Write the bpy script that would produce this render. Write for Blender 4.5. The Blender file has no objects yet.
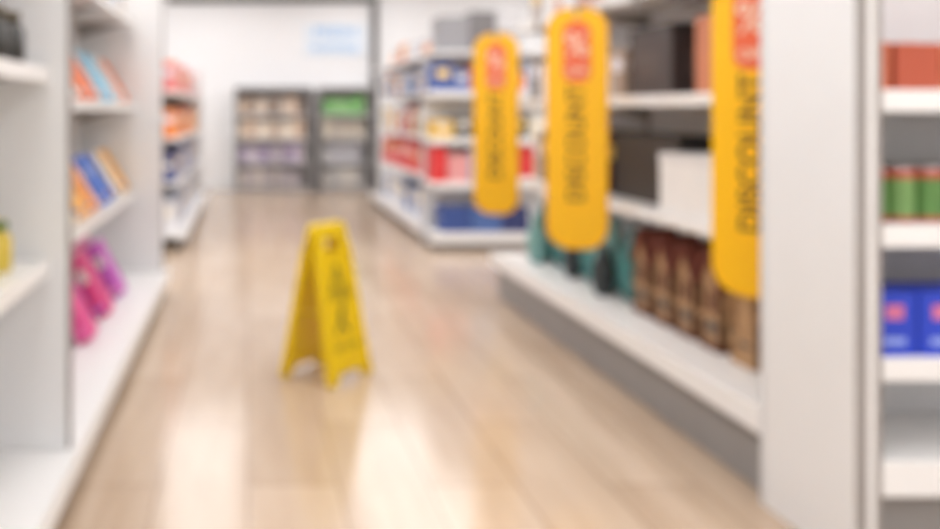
import bpy, bmesh, math, random
from mathutils import Vector, Matrix
random.seed(7)
DOF = True
S = bpy.context.scene
S.view_settings.view_transform = 'Standard'
S.view_settings.look = 'None'
S.view_settings.exposure = 0.0

def lin(c):
    c = c/255.0
    return c/12.92 if c <= 0.04045 else ((c+0.055)/1.055)**2.4
MATS = {}
def mat(name, rgb, rough=0.5, metal=0.0, var=0.06, scale=6.0, emit=0.0):
    if name in MATS: return MATS[name]
    m = bpy.data.materials.new(name); m.use_nodes = True
    nt = m.node_tree; b = nt.nodes['Principled BSDF']
    col = (lin(rgb[0]), lin(rgb[1]), lin(rgb[2]), 1)
    b.inputs['Base Color'].default_value = col
    b.inputs['Roughness'].default_value = rough
    b.inputs['Metallic'].default_value = metal
    if emit > 0:
        b.inputs['Emission Color'].default_value = col
        b.inputs['Emission Strength'].default_value = emit
    elif var > 0:
        tc = nt.nodes.new('ShaderNodeTexCoord'); n = nt.nodes.new('ShaderNodeTexNoise')
        n.inputs['Scale'].default_value = scale
        mx = nt.nodes.new('ShaderNodeMix'); mx.data_type = 'RGBA'
        mx.inputs[6].default_value = tuple(max(0, c*(1-var)) for c in col[:3])+(1,)
        mx.inputs[7].default_value = tuple(min(1, c*(1+var)) for c in col[:3])+(1,)
        nt.links.new(tc.outputs['Object'], n.inputs['Vector'])
        nt.links.new(n.outputs['Fac'], mx.inputs[0])
        nt.links.new(mx.outputs[2], b.inputs['Base Color'])
    MATS[name] = m
    return m
def C(rgb, rough=0.45):
    return mat('print_%d_%d_%d' % tuple(rgb), rgb, rough)

class B:
    def __init__(s): s.bm = bmesh.new(); s.mats = []
    def mi(s, m):
        if m not in s.mats: s.mats.append(m)
        return s.mats.index(m)
    def box(s, x0, x1, y0, y1, z0, z1, m, M=None):
        vs = [s.bm.verts.new((x, y, z)) for z in (z0, z1) for y in (y0, y1) for x in (x0, x1)]
        k = s.mi(m)
        for f in ((0,2,3,1),(4,5,7,6),(0,1,5,4),(2,6,7,3),(0,4,6,2),(1,3,7,5)):
            s.bm.faces.new([vs[i] for i in f]).material_index = k
        if M is not None: bmesh.ops.transform(s.bm, matrix=M, verts=vs)
        return vs
    def prism(s, pts, axis, a0, a1, m, M=None):
        def P(p, a):
            return {'x': (a, p[0], p[1]), 'y': (p[0], a, p[1]), 'z': (p[0], p[1], a)}[axis]
        A = [s.bm.verts.new(P(p, a0)) for p in pts]; Bv = [s.bm.verts.new(P(p, a1)) for p in pts]
        k = s.mi(m); n = len(pts)
        s.bm.faces.new(A).material_index = k
        s.bm.faces.new(Bv[::-1]).material_index = k
        for i in range(n):
            s.bm.faces.new([A[i], Bv[i], Bv[(i+1) % n], A[(i+1) % n]]).material_index = k
        if M is not None: bmesh.ops.transform(s.bm, matrix=M, verts=A+Bv)
    def lathe(s, prof, cx, cy, m, seg=20, ms=None):
        rings = []
        for r, z in prof:
            rings.append([s.bm.verts.new((cx+r*math.cos(2*math.pi*i/seg), cy+r*math.sin(2*math.pi*i/seg), z)) for i in range(seg)])
        for j in range(len(rings)-1):
            k = s.mi(ms[j] if ms else m)
            for i in range(seg):
                f = s.bm.faces.new([rings[j][i], rings[j][(i+1) % seg], rings[j+1][(i+1) % seg], rings[j+1][i]])
                f.material_index = k; f.smooth = True
        s.bm.faces.new(rings[0][::-1]).material_index = s.mi(m)
        s.bm.faces.new(rings[-1]).material_index = s.mi(m)
    def done(s, name, bevel=0.0, parent=None, loc=None, rotz=0.0):
        bmesh.ops.recalc_face_normals(s.bm, faces=s.bm.faces[:])
        me = bpy.data.meshes.new(name); s.bm.to_mesh(me); s.bm.free()
        for m in s.mats: me.materials.append(m)
        o = bpy.data.objects.new(name, me); S.collection.objects.link(o)
        if bevel:
            b = o.modifiers.new('bevel', 'BEVEL'); b.width = bevel; b.segments = 2; b.limit_method = 'ANGLE'
        if loc is not None: o.location = loc
        o.rotation_euler[2] = rotz
        if parent: o.parent = parent
        return o

WHITE = mat('white_powder_coat', (236, 237, 238), 0.4, var=0.02)
SHELFW = mat('white_shelf_metal', (243, 243, 243), 0.35, var=0.02)
BACKP = mat('shelf_back_panel', (222, 223, 225), 0.5, var=0.02)
KICK = mat('grey_kick_plate', (146, 144, 143), 0.45)
POST = mat('grey_upright_steel', (158, 153, 150), 0.4)
DARK = mat('dark_frame_metal', (104, 102, 102), 0.5)
CABF = mat('grey_cabinet_frame', (146, 144, 144), 0.5)
WALL = mat('white_wall_paint', (240, 241, 243), 0.6, var=0.02, scale=1.5)

# ------------------------------------------------ room
def floor_mat():
    m = bpy.data.materials.new('polished_beige_tile'); m.use_nodes = True
    nt = m.node_tree; b = nt.nodes['Principled BSDF']
    tc = nt.nodes.new('ShaderNodeTexCoord')
    mp = nt.nodes.new('ShaderNodeMapping')
    mp.inputs['Rotation'].default_value = (0, 0, math.pi/2)
    nt.links.new(tc.outputs['Object'], mp.inputs['Vector'])
    br = nt.nodes.new('ShaderNodeTexBrick')
    br.inputs['Scale'].default_value = 1.0
    br.inputs['Brick Width'].default_value = 1.2
    br.inputs['Row Height'].default_value = 0.3
    br.inputs['Mortar Size'].default_value = 0.004
    br.inputs['Color1'].default_value = (lin(201), lin(179), lin(157), 1)
    br.inputs['Color2'].default_value = (lin(188), lin(165), lin(142), 1)
    br.inputs['Mortar'].default_value = (lin(166), lin(143), lin(122), 1)
    nt.links.new(mp.outputs['Vector'], br.inputs['Vector'])
    mp2 = nt.nodes.new('ShaderNodeMapping'); mp2.inputs['Scale'].default_value = (9, 1.2, 1)
    nt.links.new(tc.outputs['Object'], mp2.inputs['Vector'])
    n = nt.nodes.new('ShaderNodeTexNoise'); n.inputs['Scale'].default_value = 1.5; n.inputs['Detail'].default_value = 5
    nt.links.new(mp2.outputs['Vector'], n.inputs['Vector'])
    mx = nt.nodes.new('ShaderNodeMix'); mx.data_type = 'RGBA'; mx.blend_type = 'SOFT_LIGHT'
    mx.inputs[0].default_value = 0.3
    nt.links.new(br.outputs['Color'], mx.inputs[6]); nt.links.new(n.outputs['Fac'], mx.inputs[7])
    nt.links.new(mx.outputs[2], b.inputs['Base Color'])
    b.inputs['Roughness'].default_value = 0.16
    b.inputs['IOR'].default_value = 1.58
    return m
X0, X1, Y0, Y1, H = -5.0, 6.5, -3.0, 14.06, 3.3
b = B(); b.box(X0-.1, X1+.1, Y0-.1, Y1+.1, -.1, 0, floor_mat()); b.done('floor')
b = B(); b.box(X0-.1, X1+.1, Y0-.1, Y1+.1, H, H+.1, WALL); b.done('ceiling')
b = B(); b.box(X0-.1, X1+.1, Y1, Y1+.1, 0, H, WALL); b.done('wall_back')
b = B(); b.box(X0-.1, X1+.1, Y0-.1, Y0, 0, H, WALL); b.done('wall_front')
b = B(); b.box(X0-.1, X0, Y0, Y1, 0, H, WALL); b.done('wall_left')
b = B(); b.box(X1, X1+.1, Y0, Y1, 0, H, WALL); b.done('wall_right')
b = B(); b.box(X0, -0.25, Y1-.02, Y1, 0, .1, WHITE); b.done('baseboard_back')
b = B(); b.box(1.92, 2.02, Y1-.1, Y1, 0, 3.02, DARK); b.box(-1.25, 1.92, Y1-.1, Y1, 2.92, 3.02, DARK)
b.done('trim_1')

LIGHT = mat('ceiling_light_diffuser', (253, 253, 254), 0.5, emit=3.0)
for xi in (-3.2, -0.8, 1.9, 4.5):
    for yi in (-1.5, 1.2, 3.9, 6.6, 9.3, 12.0):
        b = B()
        b.box(xi-.78, xi+.78, yi-1.26, yi+1.26, H-.05, H, WHITE)
        b.box(xi-.74, xi+.74, yi-1.22, yi+1.22, H-.055, H-.045, LIGHT)
        b.done('ceiling_light_panel')

# ------------------------------------------------ gondolas
def gondola(side, xf, xb, y0, y1, deck, shelves, top, dividers, divf, topboard=False):
    b = B()
    def bx(xa, xb_, *r): b.box(min(xa, xb_), max(xa, xb_), *r)
    bx(xb-.02, xb+.02, y0, y1, 0, top, BACKP)
    mir = 2*xb-xf
    for xx in (xf, mir):
        sgn = 1 if xx > xb else -1
        bx(xb+sgn*.02, xx-sgn*.014, y0, y1, deck-.05, deck, SHELFW)
        bx(xx-sgn*.014, xx, y0-.001, y1+.001, deck-.075, deck+.008, SHELFW)
        bx(xx-sgn*.05, xx-sgn*.07, y0+.02, y1-.02, 0, deck-.05, KICK)
    for z, fx, ya, yb in shelves:
        for f in (fx, 2*xb-fx):
            sgn = 1 if f > xb else -1
            bx(xb+sgn*.02, f-sgn*.016, ya, yb, z-.025, z, SHELFW)
            bx(f-sgn*.016, f, ya-.001, yb+.001, z-.042, z+.006, SHELFW)
            y = ya+.02
            while y < yb:
                b.prism([(xb+sgn*.02, z-.026), (f-sgn*.05, z-.026), (xb+sgn*.02, z-.12)], 'y', y, y+.006, POST); y += 1.0
    y = y0+.01
    while y < y1:
        bx(xb-.035, xb+.035, y, y+.04, 0, top-.001, POST); y += 1.0
    for yd in dividers:
        bx(divf, 2*xb-divf, yd-.0125, yd+.0125, deck+.001, top-.002, WHITE)
        for dv in (divf, 2*xb-divf):
            sgn = 1 if dv > xb else -1
            bx(dv, dv+sgn*.01, yd-.018, yd+.018, deck+.001, top-.002, POST)
    if topboard: bx(xf+.03, mir-.03, y0, y1, top, top+.03, SHELFW)
    else: bx(xb-.05, xb+.05, y0, y1, top, top+.03, SHELFW)
    return b.done('gondola_shelf', 0.002)

LD, RD = 0.15, 0.29
gondola(1, -.545, -1.15, 0.7, 6.2, LD,
        [(1.38, -.64, .72, 2.90), (.765, -.64, .72, 2.90),
         (1.29, -.77, 2.95, 6.10), (.70, -.77, 2.95, 6.10), (1.85, -.77, 2.95, 6.10), (1.95, -.64, .72, 2.90)],
        2.3, [2.93, 6.14], -.585)
gondola(1, -.55, -1.15, 8.05, 12.0, LD,
        [(.60, -.62, 8.1, 11.95), (1.0, -.62, 8.1, 11.95), (1.42, -.62, 8.1, 11.95)], 1.8, [11.97], -.64)
gondola(-1, 1.63, 2.2, 2.87, 6.06, RD,
        [(.80, 1.78, 2.88, 6.04), (1.31, 1.78, 2.88, 6.04), (1.80, 1.78, 2.88, 6.04)], 2.3, [], 1.65)
gondola(-1, 1.63, 2.2, 8.46, 12.0, LD,
        [(.60, 1.72, 8.47, 11.98), (1.0, 1.72, 8.47, 11.98), (1.42, 1.72, 8.47, 11.98)], 1.75, [], 1.65, True)

def endcap(xa, xb, yf, yb, shelves, deck, top, sidepanels):
    b = B()
    b.box(xa, xb, yb-.03, yb, 0, top, BACKP)
    if sidepanels:
        for s in (xa, xb-.03):
            b.box(s, s+.03, yf, yb-.03, 0, top, WHITE)
        for s in (xa, xb-.07):
            b.box(s+.001, s+.069, yf-.006, yf+.02, 0, top-.001, POST)
            b.box(s+.028, s+.046, yf-.012, yf-.006, 0, top-.001, SHELFW)
        xi, xj = xa+.07, xb-.07
    else:
        xi, xj = xa, xb
        b.box(xa+.01, xb-.01, yf+.02, yb, top, top+.03, SHELFW)
    for z in shelves:
        b.box(xi, xj, yf+.02, yb-.03, z-.03, z, SHELFW)
        b.box(xi, xj, yf+.005, yf+.02, z-.055, z+.005, SHELFW)
        for xx in (xi+.01, xj-.02):
            b.box(xx, xx+.008, yf+.06, yb-.03, z-.08, z-.03, POST)
    b.box(xi, xj, yf+.02, yb-.03, deck-.03, deck, SHELFW)
    b.box(xi, xj, yf, yf+.02, deck-.09, deck+.005, SHELFW)
    b.box(xi, xj, yf+.05, yf+.07, 0, deck-.03, KICK)
    return b.done('endcap_shelf', 0.002)
endcap(1.63, 2.77, 2.417, 2.865, [1.30, .935, .575], .30, 2.3, True)
endcap(1.63, 2.77, 8.04, 8.455, [.60, 1.0, 1.42], LD, 1.75, False)

# ------------------------------------------------ products
def row(name, axis, a0, a1, front, depth, z, hs, ws, cols, gap=.008, side=1, label=True, bevel=.003):
    b = B(); a = a0
    i = 0
    while True:
        w = random.uniform(*ws)
        if a+w > a1: break
        h = random.uniform(*hs); c = C(cols[i % len(cols)] if random.random() < .7 else random.choice(cols)); i += 1
        lc = C(random.choice([(245, 240, 230), (250, 215, 120), (235, 235, 245)]))
        j = random.uniform(0, .015)
        if axis == 'y':
            x_f = front-side*j; x_b = front-side*depth
            b.box(min(x_f, x_b), max(x_f, x_b), a, a+w, z, z+h, c)
            if label: b.box(min(x_f, x_f+side*.001), max(x_f, x_f+side*.001), a+w*.2, a+w*.8, z+h*.55, z+h*.8, lc)
            if label: b.box(min(x_f-side*depth*.7, x_f-side*.02), max(x_f-side*depth*.7, x_f-side*.02), a-.001, a, z+h*.55, z+h*.8, lc)
        else:
            b.box(a, a+w, front+j, front+depth, z, z+h, c)
            if label: b.box(a+w*.2, a+w*.8, front+j-.001, front+j, z+h*.5, z+h*.8, lc)
        a += w+gap
    return b.done(name, bevel)

def leaning(name, groups, front, thick, n, z, depth, h, ang, cols):
    """groups of books slumped sideways against the back panel, spines to the shopper"""
    b = B(); i = 0
    t = math.radians(ang)
    for y in groups:
        for k in range(n):
            hh = h*(1-.05*((i*7) % 3)); c = C(cols[i % len(cols)]); c2 = C(cols[(i+1) % len(cols)])
            px = front-thick*math.cos(t)-k*(thick/math.cos(t)+.004)
            M = Matrix.Translation((px, y+(i*3 % 4)*.008, z)) @ Matrix.Rotation(-t, 4, 'Y')
            b.box(0, thick, 0, depth, 0, hh, c, M)
            b.box(thick*.15, thick*.85, -.001, 0, hh*.55, hh*.75, C((244, 240, 232)), M)
            b.box(thick*.0, thick*1.0, -.0015, 0, hh*.08, hh*.16, c2, M)
            b.box(.004, thick-.004, .004, depth+.001, hh*.97, hh+.001, C((240, 236, 228)), M)
            i += 1
    return b.done(name, .001)

pale = [(120, 196, 230), (238, 125, 65), (150, 205, 225), (236, 232, 226), (235, 120, 70)]
blue = [(55, 110, 205), (245, 180, 80), (50, 110, 210), (238, 225, 200), (245, 160, 80)]
pink = [(225, 75, 145), (236, 120, 178), (200, 95, 195), (240, 160, 198), (222, 70, 135), (190, 110, 200)]
GY = [3.75, 4.05, 4.35, 4.65, 4.95, 5.25, 5.55, 5.85]
leaning('leaning_book_row', GY, -.80, .055, 3, 1.29, .2, .31, 32, pale)
leaning('leaning_book_row', GY, -.80, .055, 3, .70, .2, .31, 32, blue)
leaning('magazine_row', [4.20, 4.72, 5.24], -.73, .065, 4, LD, .2, .38, 28, pink)
row('boxed_goods_row', 'y', 3.05, 6.0, -.82, .2, 1.85, (.15, .28), (.08, .16), [(190, 200, 215), (225, 225, 225), (210, 190, 170)], side=1)
def jar_row(name, ys, x, z, r, h, m1, m2):
    b = B()
    for y in ys:
        b.lathe([(r*.9, z), (r, z+.01), (r, z+h*.68), (r*.72, z+h*.8), (r*.72, z+h*.84), (r*.8, z+h*.84), (r*.8, z+h), (r*.74, z+h+.002)], x, y, m1, 20,
                [m1, m1, m1, m1, m2, m2, m2])
    return b.done(name)
jar_row('storage_jar_row', [2.68, 2.50, 2.32, 2.14], -.73, 1.38, .065, .16, C((50, 50, 48)), C((90, 80, 60)))
jar_row('sauce_jar_row', [2.70, 2.54, 2.38, 2.22, 2.06], -.765, .765, .055, .15, C((215, 190, 75)), C((80, 120, 70)))
row('boxed_goods_row', 'y', 1.0, 2.6, -.85, .2, LD, (.12, .2), (.12, .2), [(230, 215, 205), (235, 235, 235)], side=1)

row('boxed_goods_row', 'y', 8.15, 11.8, -.66, .25, 1.42, (.20, .30), (.12, .25), [(225, 130, 130), (235, 235, 238), (120, 120, 175), (240, 150, 110)], side=1)
row('boxed_goods_row', 'y', 8.15, 11.8, -.66, .25, 1.0, (.20, .28), (.12, .25), [(240, 140, 70), (225, 190, 180), (215, 90, 80), (245, 190, 90)], side=1)
row('boxed_goods_row', 'y', 8.15, 11.8, -.66, .25, .60, (.2, .28), (.12, .25), [(60, 80, 140), (90, 80, 120), (200, 200, 210)], side=1)
row('boxed_goods_row', 'y', 8.15, 11.8, -.66, .25, LD, (.2, .3), (.12, .25), [(235, 235, 238), (190, 195, 210)], side=1)

FR = 1.76
row('boxed_goods_row', 'y', 8.6, 11.9, FR, .28, 1.42, (.18, .30), (.12, .25), [(150, 165, 190), (235, 235, 238), (230, 150, 90), (80, 110, 160)], side=-1)
row('boxed_goods_row', 'y', 8.6, 11.9, FR, .28, 1.0, (.2, .3), (.12, .25), [(235, 200, 80), (190, 60, 60), (240, 240, 240), (70, 70, 80)], side=-1)
row('boxed_goods_row', 'y', 8.6, 11.9, FR, .28, .60, (.24, .34), (.15, .3), [(218, 55, 58), (226, 72, 70), (222, 60, 62), (232, 130, 128)], side=-1)
row('boxed_goods_row', 'y', 8.6, 11.9, FR, .28, LD, (.2, .32), (.12, .25), [(230, 232, 238), (90, 120, 170), (215, 215, 220)], side=-1)
row('boxed_goods_row', 'x', 1.66, 2.72, 8.09, .28, 1.42, (.16, .26), (.12, .2), [(60, 90, 160), (200, 215, 235), (225, 110, 60), (70, 100, 170)])
row('boxed_goods_row', 'x', 1.66, 2.72, 8.09, .28, 1.0, (.12, .2), (.12, .2), [(225, 180, 60), (60, 60, 60), (220, 210, 190)])
row('boxed_goods_row', 'x', 1.66, 2.72, 8.09, .28, .60, (.24, .33), (.13, .2), [(222, 60, 62), (228, 160, 160), (180, 195, 220), (200, 205, 215)], label=False)
row('boxed_goods_row', 'x', 1.74, 2.72, 8.09, .28, LD, (.2, .28), (.2, .3), [(60, 85, 150), (80, 110, 170), (50, 60, 110)], label=False)
row('stacked_carton_row', 'y', 8.6, 11.6, 1.80, .4, 1.78, (.12, .26), (.25, .4), [(200, 200, 204), (225, 140, 90), (170, 172, 178), (225, 225, 228)], side=-1)
row('stacked_carton_row', 'x', 1.72, 2.7, 8.12, .3, 1.78, (.30, .42), (.2, .3), [(150, 150, 155), (120, 118, 120), (205, 205, 208)], label=False)

SX = 1.85
def single_box(name, x0, x1, y0, y1, z0, z1, c, lid=None, lab=None):
    b = B(); b.box(x0, x1, y0, y1, z0, z1-.035, C(c))
    d = C(lid or tuple(int(v*.85) for v in c))
    b.box(x0-.003, x1+.003, y0-.003, y1+.003, z1-.035, z1+.003, d)
    if lab:
        b.box(x0-.002, x0, y0+(y1-y0)*.25, y1-(y1-y0)*.25, z0+(z1-z0)*.3, z0+(z1-z0)*.65, C(lab))
        b.box(x0+(x1-x0)*.25, x1-(x1-x0)*.25, y0-.002, y0, z0+(z1-z0)*.3, z0+(z1-z0)*.65, C(lab))
    return b.done(name, .004)
single_box('storage_box', SX, 2.12, 3.93, 4.36, 1.31, 1.63, (60, 52, 52), (48, 42, 42), (76, 66, 64))
row('boxed_goods_row', 'y', 3.00, 3.88, SX, .26, 1.31, (.30, .36), (.12, .16), [(175, 105, 82), (205, 130, 98), (190, 100, 74)], side=-1, label=False)
row('boxed_goods_row', 'y', 4.42, 5.95, SX, .26, 1.31, (.2, .34), (.12, .22), [(120, 110, 105), (225, 222, 218), (160, 140, 125), (235, 235, 235)], side=-1)
single_box('storage_box', 1.93, 2.15, 4.03, 4.75, .80, 1.13, (46, 41, 41), (36, 32, 32))
single_box('white_carton', 1.81, 2.10, 3.50, 3.96, .80, 1.06, (240, 240, 240), (228, 228, 230))
row('boxed_goods_row', 'y', 3.00, 3.45, SX, .26, .80, (.26, .3), (.12, .16), [(235, 205, 190), (225, 190, 175)], side=-1)
row('boxed_goods_row', 'y', 4.85, 5.95, SX, .26, .80, (.2, .36), (.14, .2), [(70, 60, 55), (200, 180, 160), (95, 80, 70), (225, 225, 222)], side=-1)
row('boxed_goods_row', 'y', 3.00, 5.95, SX, .26, 1.80, (.2, .34), (.14, .24), [(225, 224, 222), (180, 170, 165), (200, 150, 130)], side=-1)

TEAL = mat('teal_glaze', (64, 132, 132), 0.3); TEAL2 = mat('pale_teal_glaze', (130, 178, 175), 0.3)
BLKG = mat('black_glaze', (55, 62, 66), 0.35)
def vase(x, y, m, s=1.0, h=.38):
    b = B()
    b.lathe([(.05*s, 0), (.075*s, .02), (.098*s, h*.35), (.092*s, h*.6), (.045*s, h*.84), (.042*s, h*.92), (.06*s, h), (.05*s, h-.002), (.034*s, h*.9)], 0, 0, m, 28)
    return b.done('ceramic_vase', loc=(x, y, RD))
for (x, y, m, s, h) in [(1.96, 4.52, TEAL, 1.0, .36), (1.93, 4.78, TEAL2, .95, .38), (1.84, 4.66, BLKG, .6, .26), (1.96, 5.02, TEAL, 1.05, .38),
                    (1.94, 5.27, TEAL2, .95, .34), (1.86, 5.16, BLKG, .55, .24), (1.96, 5.52, TEAL, 1.0, .38), (1.93, 5.80, TEAL, 1.0, .36), (1.82, 5.66, TEAL2, .7, .30)]:
    vase(x, y, m, s, h)

WOODD = mat('dark_stained_wood', (112, 72, 50), 0.6, scale=20, var=.2); WOODL = mat('light_wood', (186, 148, 108), 0.6, scale=20, var=.15)
ROOF = mat('brick_red_roof', (116, 58, 46), 0.6)
def house(x, y, s=1.0, wood=WOODD, roof=ROOF, h=.30):
    b = B(); w = .085*s; t = .012
    for sx in (-1, 1):
        for sy in (-1, 1):
            b.box(sx*w-(t if sx > 0 else 0), sx*w+(t if sx < 0 else 0), sy*w-(t if sy > 0 else 0), sy*w+(t if sy < 0 else 0), 0, h, wood)
    b.box(-w-.001, w+.001, -w-.001, w+.001, 0, .03, wood)
    b.box(-w-.001, w+.001, -w-.001, w+.001, h*.45, h*.45+.02, WOODL)
    b.box(-w+.014, w-.014, -w+.014, w-.014, .03, h, WOODL)
    for sgn in (-1, 1):
        b.box(sgn*(w-.012)-.003, sgn*(w-.012)+.003, -.035, .035, .07, h*.42, BLKG)
        b.box(-.035, .035, sgn*(w-.012)-.003, sgn*(w-.012)+.003, .07, h*.42, BLKG)
        b.box(sgn*(w-.012)-.003, sgn*(w-.012)+.003, -.03, .03, h*.58, h*.9, wood)
        b.box(-.03, .03, sgn*(w-.012)-.003, sgn*(w-.012)+.003, h*.58, h*.9, wood)
    b.prism([(-w, h), (w, h), (0, h+.13*s)], 'x', -w+.01, w-.01, WOODL)
    e = .02
    for sg in (-1, 1):
        b.prism([(sg*(w+e), h-.02), (sg*(w+e), h+.0), (0, h+.158*s), (0, h+.13*s)], 'x', -w-.015, w+.015, roof)
    return b.done('wooden_house_lantern', .002, loc=(x, y, RD))
for y in (3.62, 3.83, 4.04, 4.25): house(1.93, y, .92, h=.26)
house(1.93, 3.38, .9, WOODL, WOODL, .2)
house(1.93, 3.16, .9, WOODL, WOODL, .2)

row('snack_box_row', 'x', 1.715, 2.68, 2.47, .2, 1.30, (.13, .14), (.055, .065), [(205, 112, 80), (185, 88, 62), (218, 155, 118)], gap=.006, label=False)
b = B(); x = 1.745; i = 0
RDm = C((185, 85, 65))
SILV = mat('can_steel', (200, 200, 200), .3, .9)
while x < 2.68:
    for yy in (2.52, 2.60, 2.68):
        g = C((95, 140, 75)) if i % 2 == 0 else C((120, 160, 95))
        b.lathe([(.034, .935), (.036, .94), (.036, .955), (.036, 1.06), (.036, 1.085), (.034, 1.09)], x, yy, SILV, 18, [SILV, RDm, g, RDm, SILV])
    x += .078; i += 1
b.done('food_can_row')
b = B(); x = 1.715; BL = C((40, 70, 200)); PK = C((215, 120, 160)); WL = C((150, 170, 235))
while x+.12 < 2.69:
    b.box(x, x+.12, 2.47, 2.62, .575, .75, BL)
    b.box(x+.035, x+.085, 2.4685, 2.47, .675, .715, PK)
    b.box(x+.03, x+.09, 2.4685, 2.47, .605, .625, WL)
    x += .128
b.done('detergent_box_row', .003)

# ------------------------------------------------ banners
YEL = mat('banner_yellow', (252, 192, 8), .45, var=.02); ORG = mat('banner_edge_orange', (230, 120, 28), .5)
REDL = mat('banner_red_label', (234, 104, 64), .45); INK = mat('dark_ink', (104, 82, 20), .6, var=0)
WINK = mat('white_ink', (245, 215, 190), .6, var=0)
def text(name, s, size, m, parent, loc, rot, ext=.0006, bold=.0):
    cu = bpy.data.curves.new(name, 'FONT'); cu.body = s; cu.size = size; cu.extrude = ext; cu.offset = bold
    cu.align_x = 'CENTER'; cu.align_y = 'CENTER'; cu.materials.append(m)
    o = bpy.data.objects.new(name, cu); S.collection.objects.link(o)
    o.parent = parent; o.location = loc; o.rotation_euler = rot
    return o
def rrect(w, h, r, n=8):
    pts = []
    for cx, cz, a0 in ((w/2-r, h/2-r, 0), (-w/2+r, h/2-r, 90), (-w/2+r, -h/2+r, 180), (w/2-r, -h/2+r, 270)):
        for i in range(n+1):
            a = math.radians(a0+90*i/n); pts.append((cx+r*math.cos(a), cz+r*math.sin(a)))
    return pts
def banner(x, y, zc=1.165, w=.262, h=1.10, rot=-20):
    b = B()
    b.prism(rrect(w, h, .10), 'y', -.006, .006, YEL)
    b.prism(rrect(w+.008, h+.008, .104), 'y', .006, .012, ORG)
    b.prism(rrect(w+.008, h+.008, .104), 'y', .012, .016, YEL)
    o = b.done('hanging_sale_banner', loc=(x, y, zc), rotz=math.radians(rot))
    b = B(); b.prism(rrect(w*.46, .28, .05), 'y', -.0085, -.006, REDL)
    b.done('label_patch', parent=o, loc=(0, 0, .35))
    text('label_text', '%', .15, WINK, o, (0, -.009, .38), (math.pi/2, 0, 0), bold=.001)
    text('label_word', 'OFF', .05, WINK, o, (0, -.009, .26), (math.pi/2, 0, 0), bold=.001)
    text('banner_text', 'DISCOUNT', .105, INK, o, (0, -.0065, -.07), (math.pi/2, -math.pi/2, 0), bold=.002)
    b = B()
    R = Matrix.Rotation(math.radians(-rot), 4, 'Z')
    b.box(-.01, 1.779-x, -.008, .008, h/2+.004, h/2+.016, POST, R)
    b.box(-.01, .01, -.008, .02, h/2-.04, h/2+.016, POST, R)
    b.box(1.765-x, 1.779-x, -.02, .02, h/2+.004, h/2+.09, POST, R)
    b.done('bracket_arm', parent=o)
    return o
banner(1.515, 5.50); banner(1.505, 4.12); banner(1.685, 3.005, rot=-52, zc=1.175)

# ------------------------------------------------ wet floor sign
SY = mat('sign_yellow_plastic', (240, 204, 8), .4, var=.03); SYD = mat('sign_yellow_hinge', (215, 178, 10), .45)
SB = mat('sign_black_print', (90, 80, 28), .6, var=0)
root = bpy.data.objects.new('wet_floor_sign', None); S.collection.objects.link(root)
root.location = (.37, 4.25, 0); root.rotation_euler[2] = math.radians(50); root.scale = (1.0, 1.0, 1.02)
def panel(name, sgn):
    b = B()
    out = [(-.165, 0), (-.105, 0), (-.085, .04), (.085, .04), (.105, 0), (.165, 0), (.135, .58), (-.135, .58)]
    b.prism(out, 'y', -.009, .009, SY)
    b.prism([(-.135, .58), (-.06, .58), (-.06, .645), (-.13, .645)], 'y', -.009, .009, SY)
    b.prism([(.06, .58), (.135, .58), (.13, .645), (.06, .645)], 'y', -.009, .009, SY)
    b.prism([(-.13, .645), (.13, .645), (.125, .69), (.105, .71), (-.105, .71), (-.125, .69)], 'y', -.009, .009, SY)
    for s in (-1, 1):
        b.prism([(s*.166, 0), (s*.148, 0), (s*.118, .60), (s*.136, .60)], 'y', -.016, .016, SY)
    b.box(-.125, .125, -.015, .015, .56, .58, SY); b.box(-.15, .15, -.015, .015, .06, .08, SY)
    f = -.0105
    b.prism([(-.075, .40), (.075, .40), (0, .53)], 'y', f, -.009, SB)
    b.prism([(-.052, .413), (.052, .413), (0, .505)], 'y', f-.001, f, SY)
    b.prism([(-.008, .44), (.008, .44), (.012, .475), (-.012, .475)], 'y', f-.002, f-.001, SB)
    b.box(-.008, .008, f-.002, f-.001, .42, .432, SB)
    b.prism([(-.03, .30), (.0, .335), (.02, .33), (-.005, .26), (.04, .215), (.03, .205), (-.025, .25), (-.065, .205), (-.075, .215), (-.035, .26)], 'y', f, -.009, SB)
    b.prism([(.018+.014*math.cos(i*math.pi/5), .352+.014*math.sin(i*math.pi/5)) for i in range(10)], 'y', f, -.009, SB)
    o = b.done(name, .002, parent=root)
    text(name+'_text', 'CAUTION', .042, SB, o, (0, -.0098, .375+.0), (math.pi/2, 0, 0))
    text(name+'_text2', 'WET FLOOR', .036, SB, o, (0, -.0098, .15), (math.pi/2, 0, 0))
    t = math.atan(.125/.70)
    if sgn < 0:
        o.matrix_local = Matrix.Translation((0, -.135, .003)) @ Matrix.Rotation(-t, 4, 'X')
    else:
        o.matrix_local = Matrix.Translation((0, .135, .003)) @ Matrix.Rotation(math.pi, 4, 'Z') @ Matrix.Rotation(-t, 4, 'X')
    return o
panel('front_panel', -1); panel('back_panel', 1)
b = B()
for sx in (-.10, .08): b.box(sx, sx+.02, -.022, .022, .665, .70, SYD)
b.done('hinge', .002, parent=root)
b = B()
b.box(.120, .128, -.085, .085, .30, .315, SYD); b.box(-.128, -.120, -.085, .085, .30, .315, SYD)
b.done('spreader_strap', .001, parent=root)

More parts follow.
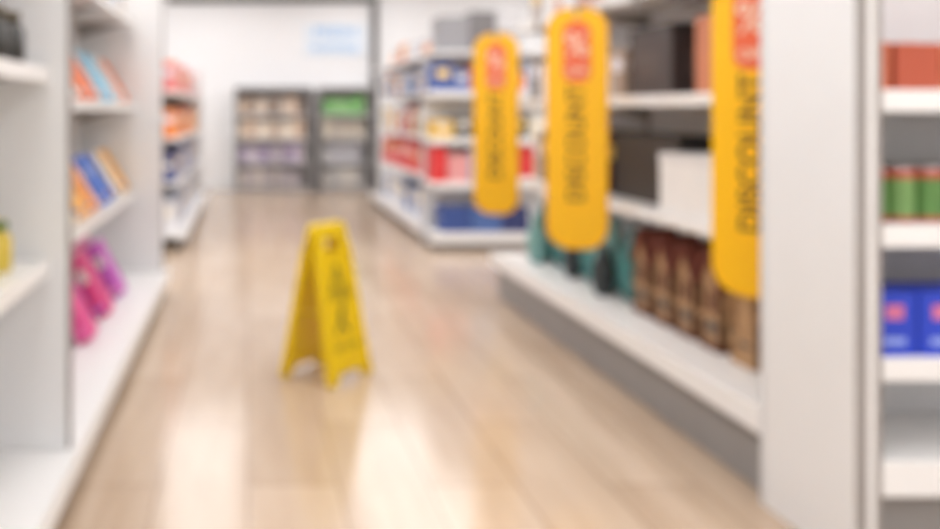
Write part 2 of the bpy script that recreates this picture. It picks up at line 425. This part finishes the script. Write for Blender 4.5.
# ------------------------------------------------ back wall display cabinets + sign
def cabinet(xa, xb, top, rows, doors):
    b = B(); yf, yb = Y1-.42, Y1-.001
    CB = C((186, 184, 184))
    b.box(xa, xb, yb-.02, yb, 0, top, CB)
    for x in (xa, xb-.04): b.box(x, x+.04, yf, yb-.02, 0, top, CABF)
    b.box(xa+.04, xb-.04, yf, yb-.02, top-.05, top, CABF); b.box(xa+.04, xb-.04, yf+.02, yb-.02, 0, .08, POST)
    for i in range(1, doors):
        x = xa+(xb-xa)*i/doors; b.box(x-.015, x+.015, yf, yf+.03, .08, top-.05, CABF)
    for z in rows: b.box(xa+.04, xb-.04, yf+.04, yb-.02, z-.02, z, SHELFW)
    return b.done('display_cabinet', .002)
rws = [.08, .45, .82, 1.18]
cabinet(-.20, .98, 1.60, rws[1:], 2); cabinet(1.08, 1.90, 1.60, rws[1:], 1)
cs = [[(205, 196, 188), (178, 170, 174)], [(165, 152, 178), (195, 186, 195), (150, 138, 158)], [(222, 204, 184), (200, 176, 155), (225, 216, 202)], [(200, 178, 158), (148, 130, 116), (215, 202, 188)]]
cs2 = [[(200, 196, 190), (170, 170, 170)], [(172, 172, 178), (192, 192, 192)], [(198, 190, 174), (165, 156, 146)], [(112, 170, 102), (132, 182, 118), (98, 155, 92)]]
for i, z in enumerate(rws):
    row('boxed_goods_row', 'x', -.14, .92, Y1-.34, .25, z, (.22, .30), (.08, .15), cs[i], label=False)
    row('boxed_goods_row', 'x', 1.14, 1.84, Y1-.34, .25, z, (.22, .30), (.08, .15), cs2[i], label=False)
b = B(); b.box(.88, 1.84, Y1-.03, Y1, 2.10, 2.58, C((226, 236, 247)))
ws = b.done('wall_sign', .004)
LB = mat('pale_blue_print', (160, 196, 234), .5, var=0)
text('sign_text', 'FRESH', .24, LB, ws, (1.36, Y1-.032, 2.46), (math.pi/2, 0, 0), bold=.004)
text('sign_text2', 'everyday', .2, LB, ws, (1.36, Y1-.032, 2.23), (math.pi/2, 0, 0), bold=.003)

# ------------------------------------------------ world, camera
w = bpy.data.worlds.new('World'); S.world = w; w.use_nodes = True
w.node_tree.nodes['Background'].inputs[0].default_value = (1, 1, 1, 1)
w.node_tree.nodes['Background'].inputs[1].default_value = .5
cam = bpy.data.cameras.new('camera'); co = bpy.data.objects.new('camera', cam); S.collection.objects.link(co)
co.location = (0, 0, 1.25); co.rotation_euler = (math.pi/2, 0, 0)
cam.sensor_width = 36; cam.lens = 34.47
cam.shift_x = (470-248)/940; cam.shift_y = -(264.5-110)/940
cam.clip_start = .02
if DOF:
    cam.dof.use_dof = True; cam.dof.focus_distance = .3; cam.dof.aperture_fstop = 6.6
S.camera = co
